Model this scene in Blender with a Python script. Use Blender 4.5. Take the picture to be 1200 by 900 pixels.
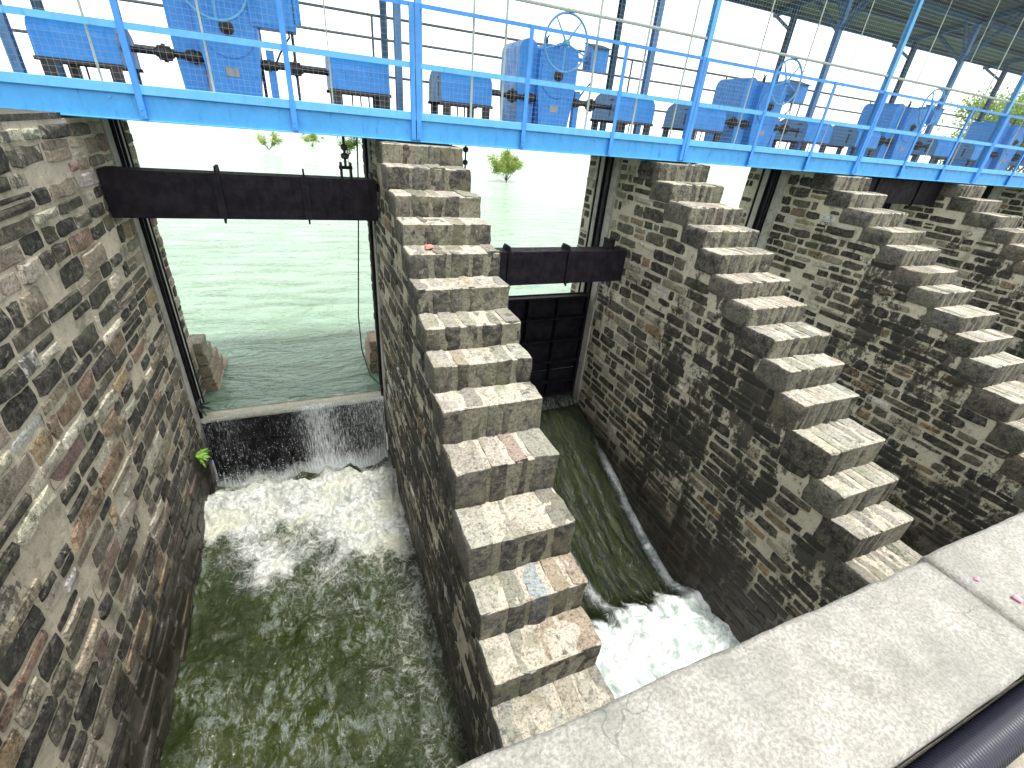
import bpy, math, random
from mathutils import Vector, Matrix, noise
R = math.radians
random.seed(7)
scn = bpy.context.scene
for o in list(bpy.data.objects): bpy.data.objects.remove(o)

# ------------------------------------------------------------------ camera
# world: X along the dam, Y towards the lake, Z up; the lens sits at the origin
AX = Vector((0.9221, -0.1210, 0.3677)).normalized()      # world X seen in (right, down, forward)
UP = Vector((0.0834, -0.8662, -0.4928)).normalized()
AX = (AX - AX.dot(UP) * UP).normalized()
AY = UP.cross(AX)
FOC = 532.0
cam_d = bpy.data.cameras.new('camera'); cam = bpy.data.objects.new('camera', cam_d)
scn.collection.objects.link(cam); scn.camera = cam
right = Vector((AX[0], AY[0], UP[0])); down = Vector((AX[1], AY[1], UP[1])); fwd = Vector((AX[2], AY[2], UP[2]))
m = Matrix((right, -down, -fwd)).transposed().to_4x4()
cam.matrix_world = m
cam_d.sensor_width = 36; cam_d.lens = FOC / 1200 * 36; cam_d.clip_start = 0.05; cam_d.clip_end = 8000
def ray(u, v):
    p = Vector((u - 600, v - 450, FOC)); return Vector((p.dot(AX), p.dot(AY), p.dot(UP)))
def onX(u, v, x): r = ray(u, v); return r * (x / r.x)
def onY(u, v, y): r = ray(u, v); return r * (y / r.y)
def onZ(u, v, z): r = ray(u, v); return r * (z / r.z)
def proj(P):
    c = AX * P[0] + AY * P[1] + UP * P[2]
    if c.z < 0.1: return None
    return 600 + FOC * c.x / c.z, 450 + FOC * c.y / c.z

# ------------------------------------------------------------------ light
SUN_EL, SUN_AZ = 79.5, 158.0           # azimuth from +Y towards +X
w = bpy.data.worlds.new('World'); scn.world = w; w.use_nodes = True
nt = w.node_tree; bg = nt.nodes['Background']
sky = nt.nodes.new('ShaderNodeTexSky'); sky.sky_type = 'NISHITA'; sky.sun_disc = False
sky.sun_elevation = R(SUN_EL); sky.sun_rotation = R(SUN_AZ)
sky.air_density = 1.0; sky.dust_density = 3.0; sky.ozone_density = 0.6
hs = nt.nodes.new('ShaderNodeHueSaturation'); hs.inputs['Saturation'].default_value = 0.3
hz = nt.nodes.new('ShaderNodeMix'); hz.data_type = 'RGBA'; hz.blend_type = 'LIGHTEN'; hz.inputs[0].default_value = 1; hz.inputs[7].default_value = (4.8, 4.9, 4.95, 1)   # even white haze over the whole sky
nt.links.new(sky.outputs[0], hs.inputs['Color']); nt.links.new(hs.outputs[0], hz.inputs[6]); nt.links.new(hz.outputs[2], bg.inputs[0]); bg.inputs[1].default_value = 0.15
sd = bpy.data.lights.new('sun', 'SUN'); sd.energy = 2.0; sd.angle = R(6.0); sd.color = (1, 0.97, 0.92)
so = bpy.data.objects.new('sun', sd); scn.collection.objects.link(so)
sdir = Vector((math.sin(R(SUN_AZ)) * math.cos(R(SUN_EL)), math.cos(R(SUN_AZ)) * math.cos(R(SUN_EL)), math.sin(R(SUN_EL))))
so.rotation_euler = sdir.to_track_quat('Z', 'Y').to_euler(); so.location = (0, 0, 30)
vs = scn.view_settings; vs.view_transform = 'Standard'; vs.look = 'None'; vs.gamma = 1; vs.use_curve_mapping = False
vs.exposure = 1.6

# ------------------------------------------------------------------ helpers
COL = scn.collection
class MB:
    def __init__(s): s.v = []; s.f = []; s.c = []
    def add(s, vs, fs, col=None):
        b = len(s.v); s.v += [tuple(p) for p in vs]
        for f in fs: s.f.append([b + i for i in f]); s.c.append(col)
    def box(s, x0, x1, y0, y1, z0, z1, col=None):
        v = [(x, y, z) for x in (x0, x1) for y in (y0, y1) for z in (z0, z1)]
        s.add(v, [(0, 1, 3, 2), (4, 6, 7, 5), (0, 4, 5, 1), (2, 3, 7, 6), (0, 2, 6, 4), (1, 5, 7, 3)], col); return s
    def bbox(s, x0, x1, y0, y1, z0, z1, c=.006, jit=0, rnd=None, col=None):
        """box with chamfered edges, optionally irregular corners"""
        cx, cy, cz = (x0 + x1) / 2, (y0 + y1) / 2, (z0 + z1) / 2
        h = ((x1 - x0) / 2, (y1 - y0) / 2, (z1 - z0) / 2)
        vs = []; idx = {}
        for sx in (-1, 1):
            for sy in (-1, 1):
                for sz in (-1, 1):
                    j = [(rnd.uniform(-jit, jit) if rnd else 0) for _ in range(3)]
                    for ax in range(3):
                        q = [sx * (h[0] - c), sy * (h[1] - c), sz * (h[2] - c)]
                        q[ax] = (sx, sy, sz)[ax] * h[ax]
                        k2 = [(rnd.uniform(-jit, jit) * .4 if rnd else 0) for _ in range(3)]
                        idx[(sx, sy, sz, ax)] = len(vs); vs.append((cx + q[0] + j[0] + k2[0], cy + q[1] + j[1] + k2[1], cz + q[2] + j[2] + k2[2]))
        fs = []
        for ax in range(3):
            o = [a for a in range(3) if a != ax]
            for sg in (-1, 1):
                def key(a, b, axx):
                    t = [0, 0, 0]; t[ax] = sg; t[o[0]] = a; t[o[1]] = b; return (t[0], t[1], t[2], axx)
                q = [idx[key(a, b, ax)] for a, b in ((-1, -1), (1, -1), (1, 1), (-1, 1))]
                if (sg < 0) != (ax == 1): q = q[::-1]
                fs.append(q)
            for a in (-1, 1):
                for b in (-1, 1):
                    def key2(sg, axx):
                        t = [0, 0, 0]; t[ax] = sg; t[o[0]] = a; t[o[1]] = b; return (t[0], t[1], t[2], axx)
                    fs.append([idx[key2(-1, o[0])], idx[key2(-1, o[1])], idx[key2(1, o[1])], idx[key2(1, o[0])]])
        for sx in (-1, 1):
            for sy in (-1, 1):
                for sz in (-1, 1): fs.append([idx[(sx, sy, sz, a)] for a in range(3)])
        s.add(vs, fs, col); return s
    def block(s, x0, x1, y0, y1, z0, z1, r, amp, seed, seg, ftop, ffront, fside):
        """worn stone block: rounded edges, uneven faces; separate colours for tread, riser and ends"""
        c = ((x0 + x1) / 2, (y0 + y1) / 2, (z0 + z1) / 2); h = ((x1 - x0) / 2, (y1 - y0) / 2, (z1 - z0) / 2); nn = seg
        def tt(k, n, hh):
            e = min(.3, r / hh)           # a row of vertices close to each edge keeps the rounding tight
            ts = [-1, -1 + e] + [-1 + e + (2 - 2 * e) * q / (n - 2) for q in range(1, n - 2)] + [1 - e, 1]
            return ts[k]
        for ax in range(3):
            o = [a for a in range(3) if a != ax]
            for sg in (-1, 1):
                if (ax == 1 and sg == 1) or (ax == 2 and sg == -1): continue
                n1, n2 = nn[o[0]], nn[o[1]]; vs = []
                for i in range(n1 + 1):
                    for j in range(n2 + 1):
                        q = [0, 0, 0]; q[ax] = sg * h[ax]; q[o[0]] = tt(i, n1, h[o[0]]) * h[o[0]]; q[o[1]] = tt(j, n2, h[o[1]]) * h[o[1]]
                        inn = [max(-(h[a] - r), min(h[a] - r, q[a])) for a in range(3)]
                        d = Vector((q[0] - inn[0], q[1] - inn[1], q[2] - inn[2])); L = d.length or 1
                        p = Vector(inn) + d * (r / L); w_ = Vector((p.x + c[0], p.y + c[1], p.z + c[2]))
                        nv = noise.noise_vector(w_ * 7 + Vector((seed, 0, 0))) * amp + noise.noise_vector(w_ * 22) * amp * .45
                        vs.append(w_ + nv)
                fs = []
                for i in range(n1):
                    for j in range(n2):
                        a = i * (n2 + 1) + j; f = (a, a + n2 + 1, a + n2 + 2, a + 1)
                        fs.append(f if ((sg > 0) != (ax == 1)) else f[::-1])
                s.add(vs, fs, ftop if ax == 2 else ffront if ax == 1 else fside)
        return s
    def tube(s, pts, r, n=8, col=None, caps=True, rot=0):
        pts = [Vector(p) for p in pts]; N = len(pts); rs = r if isinstance(r, (list, tuple)) else [r] * N
        vs = []; ref = None
        for i, p in enumerate(pts):
            d = (pts[min(i + 1, N - 1)] - pts[max(i - 1, 0)]).normalized()
            if ref is None:
                ref = Vector((0, 0, 1)) if abs(d.z) < .9 else Vector((0, 1, 0))
            a = (ref - d * ref.dot(d)).normalized(); b = d.cross(a); ref = a
            for k in range(n):
                t = 2 * math.pi * k / n + rot; vs.append(p + (a * math.cos(t) + b * math.sin(t)) * rs[i])
        fs = [[i * n + k, i * n + (k + 1) % n, (i + 1) * n + (k + 1) % n, (i + 1) * n + k] for i in range(N - 1) for k in range(n)]
        if caps: fs += [list(range(n))[::-1], list(range((N - 1) * n, N * n))]
        s.add(vs, fs, col); return s
    def bar(s, p, q, wx, wz, col=None):
        """rectangular bar from p to q, wx across (horizontal), wz the other way"""
        p = Vector(p); q = Vector(q); d = (q - p).normalized()
        u = d.cross(Vector((0, 0, 1))) if abs(d.z) < .95 else Vector((1, 0, 0))
        u.normalize(); t = d.cross(u).normalized(); u = u * wx / 2; t = t * wz / 2
        v = [p - u - t, p + u - t, p + u + t, p - u + t, q - u - t, q + u - t, q + u + t, q - u + t]
        s.add(v, [(0, 1, 2, 3)[::-1], (4, 5, 6, 7), (0, 1, 5, 4), (1, 2, 6, 5), (2, 3, 7, 6), (3, 0, 4, 7)], col); return s
    def prism(s, poly, axis, a0, a1, col=None):
        """poly in the two other axes, extruded from a0 to a1 along axis"""
        n = len(poly)
        def P(q, a):
            if axis == 'x': return (a, q[0], q[1])
            if axis == 'y': return (q[0], a, q[1])
            return (q[0], q[1], a)
        v = [P(q, a0) for q in poly] + [P(q, a1) for q in poly]
        s.add(v, [list(range(n))[::-1], list(range(n, 2 * n))] + [[i, (i + 1) % n, n + (i + 1) % n, n + i] for i in range(n)], col); return s
    def lathe_x(s, prof, x, y, z, n=14, col=None):
        """profile of (dx, r) turned about an X axis line"""
        return s.tube_prof([((x + dx, y, z), r) for dx, r in prof], n, col)
    def tube_prof(s, pr, n, col=None):
        vs = []
        for (p, r) in pr:
            for k in range(n):
                t = 2 * math.pi * k / n; vs.append((p[0], p[1] + r * math.cos(t), p[2] + r * math.sin(t)))
        N = len(pr)
        fs = [[i * n + k, i * n + (k + 1) % n, (i + 1) * n + (k + 1) % n, (i + 1) * n + k] for i in range(N - 1) for k in range(n)]
        fs += [list(range(n))[::-1], list(range((N - 1) * n, N * n))]
        s.add(vs, fs, col); return s
    def build(s, name, mat, parent=None, smooth=False):
        me = bpy.data.meshes.new(name); me.from_pydata(s.v, [], s.f)
        if any(c is not None for c in s.c):
            at = me.attributes.new('tone', 'FLOAT_COLOR', 'FACE')
            buf = []
            for c in s.c: buf += list(c) + [1] if c is not None else [.3, .3, .3, 1]
            at.data.foreach_set('color', buf)
        if smooth: me.polygons.foreach_set('use_smooth', [True] * len(me.polygons))
        me.materials.append(mat); me.update()
        o = bpy.data.objects.new(name, me); COL.objects.link(o)
        if parent is not None: o.parent = parent
        return o
def tag(o, label=None, cat=None, group=None, kind=None):
    if label: o['label'] = label
    if cat: o['category'] = cat
    if group: o['group'] = group
    if kind: o['kind'] = kind
    return o
def empty(name, loc=(0, 0, 0)):
    o = bpy.data.objects.new(name, None); COL.objects.link(o); o.location = loc; o.empty_display_size = .2; return o
def copy_tree(o, parent=None):
    c = o.copy(); COL.objects.link(c); c.parent = parent
    for ch in o.children: copy_tree(ch, c)
    return c

# ------------------------------------------------------------------ materials
class NT:
    def __init__(s, name):
        s.m = bpy.data.materials.new(name); s.m.use_nodes = True; s.t = s.m.node_tree
        s.b = s.t.nodes['Principled BSDF']; s.out = s.t.nodes['Material Output']
    def n(s, t, **k):
        x = s.t.nodes.new(t)
        for a, b in k.items(): setattr(x, a, b)
        return x
    def l(s, a, b): s.t.links.new(a, b)
    def val(s, x, i):
        if hasattr(x, 'is_linked') or isinstance(x, bpy.types.NodeSocket): s.l(x, i)
        else: i.default_value = x
    def pos(s): return s.n('ShaderNodeNewGeometry').outputs['Position']
    def obj(s): return s.n('ShaderNodeTexCoord').outputs['Object']
    def scale(s, vec, sc):
        m = s.n('ShaderNodeMapping'); s.l(vec, m.inputs['Vector']); m.inputs['Scale'].default_value = sc; return m.outputs[0]
    def noise(s, vec, sc, det=5, rough=.6, dist=0):
        x = s.n('ShaderNodeTexNoise'); s.l(vec, x.inputs['Vector'])
        x.inputs['Scale'].default_value = sc; x.inputs['Detail'].default_value = det; x.inputs['Roughness'].default_value = rough; x.inputs['Distortion'].default_value = dist
        return x.outputs['Fac']
    def voro(s, vec, sc, feat='F1'):
        x = s.n('ShaderNodeTexVoronoi'); x.feature = feat; s.l(vec, x.inputs['Vector']); x.inputs['Scale'].default_value = sc; return x.outputs['Distance']
    def ramp(s, f, a, b, lo=0., hi=1., smooth=True):
        x = s.n('ShaderNodeMapRange'); x.interpolation_type = 'SMOOTHSTEP' if smooth else 'LINEAR'; s.l(f, x.inputs[0])
        x.inputs[1].default_value = a; x.inputs[2].default_value = b; x.inputs[3].default_value = lo; x.inputs[4].default_value = hi; return x.outputs[0]
    def math(s, op, a, b=None):
        x = s.n('ShaderNodeMath'); x.operation = op; s.val(a, x.inputs[0])
        if b is not None: s.val(b, x.inputs[1])
        return x.outputs[0]
    def mix(s, f, a, b, mode='MIX'):
        x = s.n('ShaderNodeMix'); x.data_type = 'RGBA'; x.blend_type = mode; s.val(f, x.inputs[0])
        for v, i in ((a, 6), (b, 7)):
            if isinstance(v, tuple): x.inputs[i].default_value = (*v[:3], 1)
            else: s.l(v, x.inputs[i])
        return x.outputs[2]
    def sep(s, v, i):
        x = s.n('ShaderNodeSeparateXYZ'); s.l(v, x.inputs[0]); return x.outputs[i]
    def attr(s, name, out='Color'):
        x = s.n('ShaderNodeAttribute'); x.attribute_name = name; return x.outputs[out]
    def bump(s, h, st, dist=.02, prev=None):
        x = s.n('ShaderNodeBump'); x.inputs['Strength'].default_value = st; x.inputs['Distance'].default_value = dist; s.l(h, x.inputs['Height'])
        if prev is not None: s.l(prev, x.inputs['Normal'])
        return x.outputs[0]
    def set(s, col=None, rough=None, metal=None, normal=None, spec=None):
        for v, k in ((col, 'Base Color'), (rough, 'Roughness'), (metal, 'Metallic'), (spec, 'Specular IOR Level')):
            if v is None: continue
            if isinstance(v, tuple): s.b.inputs[k].default_value = (*v[:3], 1)
            else: s.val(v, s.b.inputs[k])
        if normal is not None: s.l(normal, s.b.inputs['Normal'])
        return s.m

def stone_mat(name, patina, wet_z, mortar=None, algae=(.075, .08, .04), pscale=.55, seed=0, wet_col=(.02, .017, .012), lime=(.58, .66, .6)):
    k = NT(name); p = k.pos()
    off = k.n('ShaderNodeVectorMath'); off.operation = 'ADD'; k.l(p, off.inputs[0]); off.inputs[1].default_value = (seed * 7.3, seed * 3.1, seed * 5.7); q = off.outputs[0]
    base = k.attr('tone') if mortar is None else None
    g1 = k.noise(q, 10, 8, .75, .4); g2 = k.noise(q, 70, 4, .75); g3 = k.noise(q, 2.3, 4, .6)
    if mortar is not None:
        base = k.mix(k.ramp(g1, .35, .65), tuple(c * .7 for c in mortar), mortar)
    c = k.mix(k.ramp(g1, .42, .62, 0, .55), base, k.mix(.55, base, (.34, .31, .24)))
    amt = .8 if mortar is None else .22
    c = k.mix(k.ramp(g1, .36, .47, amt, 0), c, k.mix(1, c, (.30, .29, .26), 'MULTIPLY'))
    g4 = k.noise(q, 30, 5, .8)
    c = k.mix(k.ramp(g4, .40, .52, amt, 0), c, k.mix(1, c, (.38, .37, .33), 'MULTIPLY'))
    c = k.mix(k.ramp(g4, .56, .68, 0, .5), c, k.mix(.5, c, (.50, .49, .42)))
    c = k.mix(k.ramp(g2, .35, .55, amt * .6, 0), c, k.mix(1, c, (.4, .39, .35), 'MULTIPLY'))
    # pale lime wash and lichen blotches
    c = k.mix(k.ramp(k.noise(q, 4.5, 8, .8, .8), lime[0], lime[1], 0, lime[2]), c, (.58, .54, .43))
    # green algae
    c = k.mix(k.math('MULTIPLY', k.ramp(g3, .5, .68), .5), c, algae)
    # black patina with a shape of its own, streaked down the wall
    st = k.noise(k.scale(q, (1.5, 1.5, .55)), pscale * 2.2, 6, .68)
    fine = k.noise(q, 14, 5, .7)
    pt = k.math('ADD', k.math('MULTIPLY', st, .72), k.math('MULTIPLY', fine, .28))
    sheltered = k.ramp(k.sep(p, 1), 5.6, 7.9, 0, .10)          # masonry kept dry by the walkway carries little growth
    pt = k.math('SUBTRACT', pt, sheltered)
    pm = k.ramp(pt, .60 - .14 * patina, .635 - .12 * patina, 0, .6 + .36 * patina)
    c = k.mix(pm, c, (.022, .022, .017))
    # wet foot of the wall above the water
    z = k.math('ADD', k.sep(p, 2), k.math('MULTIPLY', k.noise(k.scale(q, (1, 1, .2)), 2.2, 4), -1.7))
    wm = k.ramp(z, wet_z, wet_z - 1.0, 0, .85)
    c = k.mix(wm, c, k.mix(k.ramp(g1, .5, .75), wet_col, (.11, .05, .022)))
    rough = k.ramp(wm, 0, 1, .9, .35)
    nb = k.bump(g1, .9, .05); nb = k.bump(g2, .7, .012, nb)
    return k.set(c, rough, 0, nb)
M = {}
M['stoneA'] = stone_mat('abutment_stone', .40, -6.2, seed=1, lime=(.57, .64, .5))
M['mortarA'] = stone_mat('abutment_mortar', .18, -6.2, (.76, .69, .53), seed=1)
M['stoneB'] = stone_mat('pier_stone', .92, -6.7, seed=2, lime=(.58, .65, .45))
M['mortarB'] = stone_mat('pier_mortar', .78, -6.7, (.70, .66, .51), seed=2)
M['stoneS'] = stone_mat('step_stone', .16, -9, seed=3, lime=(.60, .70, .35), algae=(.16, .16, .09))
M['mortarS'] = stone_mat('step_mortar', .14, -9, seed=6, lime=(.62, .7, .2))
M['plaster'] = stone_mat('guide_plaster', .2, -6.3, (.55, .54, .49), seed=4)
def concrete():
    k = NT('parapet_concrete'); p = k.pos()
    a = k.noise(p, 7, 6, .7); b = k.noise(p, 90, 3, .7); d = k.noise(p, 2.2, 3); e = k.voro(p, 160)
    c = k.mix(k.ramp(a, .3, .7), (.20, .195, .17), (.30, .29, .262))
    c = k.mix(k.ramp(b, .35, .65, .6, 0), c, (.085, .085, .075))
    c = k.mix(k.ramp(d, .48, .66, 0, .55), c, (.11, .115, .10))
    c = k.mix(k.ramp(e, .1, .3, .35, 0), c, (.07, .07, .062))
    wp = k.n('ShaderNodeTexNoise'); k.l(p, wp.inputs['Vector']); wp.inputs['Scale'].default_value = 3.5; wp.inputs['Detail'].default_value = 5
    wa = k.n('ShaderNodeVectorMath'); wa.operation = 'MULTIPLY_ADD'; k.l(wp.outputs['Color'], wa.inputs[0]); wa.inputs[1].default_value = (.35, .35, .35); k.l(p, wa.inputs[2])
    cr = k.math('MULTIPLY', k.ramp(k.voro(wa.outputs[0], 1.7, 'DISTANCE_TO_EDGE'), 0, .006, 1, 0), k.ramp(k.noise(p, 1.9, 2), .5, .6))
    c = k.mix(k.math('MULTIPLY', cr, .6), c, (.05, .05, .045))
    c = k.mix(k.ramp(k.noise(k.scale(p, (1, 1, 1)), 4.3, 7, .75, 1), .56, .66, 0, .45), c, (.10, .10, .08))
    nb = k.bump(a, .5, .012); nb = k.bump(b, 1.0, .006, nb)
    return k.set(c, .92, 0, nb)
M['concrete'] = concrete()
def paint(name, col, rough=.45, dirt=.35, rust=.0, metal=0, dark=(.02, .05, .09), spec=.5):
    k = NT(name); p = k.pos()
    a = k.noise(p, 5, 6, .7); b = k.noise(k.scale(p, (9, 9, 1.6)), 2.0, 5, .7); f = k.noise(p, 45, 3)
    c = k.mix(k.ramp(a, .35, .7, 0, .5), col, tuple(min(1, x * 1.25 + .02) for x in col))
    c = k.mix(k.ramp(b, .56, .74, 0, dirt), c, dark)
    c = k.mix(k.ramp(k.noise(p, 7, 7, .75), .66, .70, 0, rust), c, (.12, .05, .022))
    nb = k.bump(a, .12, .004); nb = k.bump(f, .15, .0015, nb)
    r = k.ramp(b, .4, .7, rough, min(1, rough + .3))
    return k.set(c, r, metal, nb, spec)
M['blue'] = paint('blue_paint', (.05, .315, .68), .42, .4, .35)
M['blue_post'] = paint('rail_blue_paint', (.04, .24, .64), .42, .3, .08)
M['blue_light'] = paint('pale_blue_paint', (.10, .385, .70), .45, .35, .3)
M['blue_deep'] = paint('machine_blue_paint', (.028, .26, .70), .38, .35, .22)
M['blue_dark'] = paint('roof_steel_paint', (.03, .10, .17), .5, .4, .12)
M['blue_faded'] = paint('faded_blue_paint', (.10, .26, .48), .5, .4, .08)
M['pale_pipe'] = paint('pale_green_pipe_paint', (.42, .50, .44), .5, .5, .18, dark=(.12, .10, .07))
M['grey_pipe'] = paint('grey_rail_paint', (.13, .16, .17), .5, .4, .12)
M['black'] = paint('black_bitumen_paint', (.0045, .0032, .0065), .55, .15, .05, dark=(.009, .008, .007), spec=.18)
M['grease'] = paint('greasy_cast_iron', (.03, .027, .024), .38, .4, .25, .3)
M['wire'] = paint('galvanised_wire', (.30, .32, .32), .45, .2, .1, .4)
M['floor_plate'] = paint('deck_plate', (.09, .13, .17), .6, .4, .2)
M['rope'] = paint('steel_rope', (.025, .024, .026), .5, .3, .1)
M['roofsheet'] = paint('weathered_roof_sheet', (.125, .155, .14), .8, .55, .12, dark=(.12, .13, .1))
M['rim'] = stone_mat('weir_rim', .05, -9, (.78, .76, .64), algae=(.34, .42, .08), seed=5)
def leaf_mat(name, c1, c2):
    k = NT(name); p = k.obj()
    c = k.mix(k.ramp(k.noise(p, 1.6, 3), .35, .65), c1, c2)
    k.set(c, .55, 0)
    t = k.n('ShaderNodeBsdfTranslucent'); k.l(k.mix(1., c, (1, 1, .6), 'MULTIPLY'), t.inputs[0])
    mx = k.n('ShaderNodeMixShader'); mx.inputs[0].default_value = .4; k.l(k.b.outputs[0], mx.inputs[1]); k.l(t.outputs[0], mx.inputs[2]); k.l(mx.outputs[0], k.out.inputs[0])
    return k.m
M['leaf'] = leaf_mat('bush_leaf', (.10, .19, .025), (.20, .31, .05))
M['leafy'] = leaf_mat('pale_bush_leaf', (.17, .25, .05), (.30, .38, .10))
M['leaf2'] = leaf_mat('tree_leaf', (.05, .11, .015), (.12, .2, .03))
M['bark'] = paint('bark', (.09, .07, .05), .9, .4, 0)
M['weed'] = leaf_mat('weed_leaf', (.10, .25, .02), (.22, .42, .05))
def plain(name, col, rough=.6, metal=0):
    k = NT(name); p = k.pos(); c = k.mix(k.ramp(k.noise(p, 60, 4), .3, .7), tuple(x * .75 for x in col), col); return k.set(c, rough, metal)
M['pink'] = plain('pink_stone', (.45, .20, .25), .7)
M['tile'] = plain('brick_red', (.50, .22, .16), .8)
M['hose'] = plain('black_corrugated_plastic', (.010, .011, .022), .32)
M['white_chalk'] = plain('white_chalk', (.75, .75, .72), .8)

def lake_mat():
    k = NT('lake_water'); p = k.pos()
    a = k.noise(k.scale(p, (.6, 1.5, 1)), .9, 6, .62, .9); b = k.noise(k.scale(p, (1.2, 2.4, 1)), 3.2, 4, .6, .4); d = k.noise(p, .05, 3)
    c = k.mix(k.ramp(d, .35, .65), (.175, .265, .19), (.225, .315, .235))
    c = k.mix(k.ramp(a, .5, .72, 0, .6), c, (.10, .17, .08))
    nb = k.bump(a, 1.0, .55); nb = k.bump(b, .8, .12, nb)
    return k.set(c, .24, 0, nb, .2)
M['lake'] = lake_mat()
def flow_mat(name, streak=False, seed=0.):
    """dark green water; the foam attribute says how much white is whipped into it"""
    k = NT(name); p0 = k.obj()
    wv = k.n('ShaderNodeTexNoise'); k.l(p0, wv.inputs['Vector']); wv.inputs['Scale'].default_value = 2.2; wv.inputs['Detail'].default_value = 4
    wo = k.n('ShaderNodeVectorMath'); wo.operation = 'MULTIPLY_ADD'; k.l(wv.outputs['Color'], wo.inputs[0]); wo.inputs[1].default_value = (.55, .55, .55); k.l(p0, wo.inputs[2])
    p = wo.outputs[0]
    f = k.attr('foam', 'Fac')
    if streak: q = k.scale(p, (6.0, .55, .55))
    else: q = p
    n1 = k.noise(q, 3.0, 7, .72, .3); n2 = k.noise(q, 11, 6, .75, .5)
    cell = k.voro(q, 5.5, 'DISTANCE_TO_EDGE'); cell2 = k.voro(q, 14, 'DISTANCE_TO_EDGE')
    lace = k.math('MAXIMUM', k.ramp(cell, .0, .10, 1, 0), k.ramp(cell2, 0, .12, .8, 0))
    t = k.math('ADD', k.math('MULTIPLY', n1, .6), k.math('MULTIPLY', n2, .4))
    t = k.math('ADD', t, k.math('MULTIPLY', k.math('SUBTRACT', lace, .45), .09))
    t = k.math('ADD', t, k.math('SUBTRACT', f, .5))
    mask = k.ramp(t, .47, .76)
    base = k.mix(k.ramp(k.noise(p0, .7, 4), .35, .65), (.016, .028, .001), (.038, .054, .003))
    if streak: base = k.mix(k.ramp(k.noise(q, 2.2, 5, .6), .42, .62), (.004, .008, .002), (.016, .023, .004))
    base = k.mix(k.ramp(f, .35, .9, 0, .7), base, (.035, .045, .03) if streak else (.08, .12, .08))
    big = k.noise(p0, 1.3, 4, .6, .5)
    foamc = k.mix(k.ramp(k.noise(p, 9, 7, .75, .6), .34, .60), (.34, .39, .32), (.88, .89, .85))
    if streak: foamc = k.mix(k.ramp(k.noise(p, 4, 7, .75, .5), .38, .62), (.30, .36, .33), (.74, .77, .76))
    if not streak: foamc = k.mix(k.ramp(big, .45, .65, 0, .5), foamc, (.76, .77, .55))
    veil = k.math('MULTIPLY', k.ramp(k.noise(k.scale(p0, (1.5, .8, 1)), 4.2, 10, .84, .5), .48, .60), k.ramp(k.noise(p0, .7, 4), .42, .56, .05, .85))
    if not streak: base = k.mix(veil, base, (.26, .31, .27))
    c = k.mix(mask, base, foamc)
    bs = .4 if streak else 1.0
    nb = k.bump(k.noise(q, 3.5, 6, .7, 1.2), bs, .30); nb = k.bump(n2, bs, .09, nb); nb = k.bump(mask, .7, .05, nb)
    return k.set(c, k.ramp(mask, 0, 1, .22 if streak else .07, .7), 0, nb, .25 if streak else .6)
M['flow'] = flow_mat('channel_flow'); M['chute'] = flow_mat('chute_flow', True)
def fall_mat():
    k = NT('falling_water'); p = k.obj()
    q = k.scale(p, (1, 1, .05)); n = k.noise(q, 42, 5, .8, .1); big = k.noise(k.scale(p, (1, 1, .25)), 1.6, 3, .5)
    sp = k.noise(k.scale(p, (1, 1, .3)), 16, 5, .7, .6)
    f = k.attr('foam', 'Fac')
    t = k.math('ADD', k.math('ADD', k.math('MULTIPLY', n, .72), k.math('MULTIPLY', sp, .26)), k.math('ADD', k.math('MULTIPLY', big, .16), k.math('MULTIPLY', k.math('SUBTRACT', f, .5), .5)))
    mask = k.ramp(t, .50, .78, 0, .85)
    k.set((.80, .85, .85), .25, 0, k.bump(n, .6, .02))
    tr = k.n('ShaderNodeBsdfTransparent'); mx = k.n('ShaderNodeMixShader'); k.l(mask, mx.inputs[0]); k.l(tr.outputs[0], mx.inputs[1]); k.l(k.b.outputs[0], mx.inputs[2]); k.l(mx.outputs[0], k.out.inputs[0])
    return k.m
M['fall'] = fall_mat()
M['drop'] = plain('spray_droplet', (.85, .88, .87), .3)
def ground_mat():
    k = NT('riverbed'); p = k.pos()
    c = k.mix(k.ramp(k.noise(p, .4, 6), .35, .65), (.06, .06, .04), (.14, .12, .08)); return k.set(c, .9, 0, k.bump(k.noise(p, 3, 5), .5, .1))
M['bed'] = ground_mat()
def road_mat():
    k = NT('road_surface'); p = k.pos()
    c = k.mix(k.ramp(k.noise(p, 12, 6), .35, .65), (.13, .125, .10), (.23, .21, .16)); return k.set(c, .9, 0, k.bump(k.noise(p, 60, 4), .6, .01))
M['road'] = road_mat()

# ------------------------------------------------------------------ levels
LAKE, BASIN1, GATE_Y = -5.5, -7.2, 9.2
AB_X = -2.5                                              # face of the abutment
PX = [(1.10, 2.30), (6.15, 7.36), (11.20, 12.41), (16.25, 17.46), (21.30, 22.50)]     # pier faces
PY1 = 10.1                                              # upstream end of piers
BED = -9.4
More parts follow.
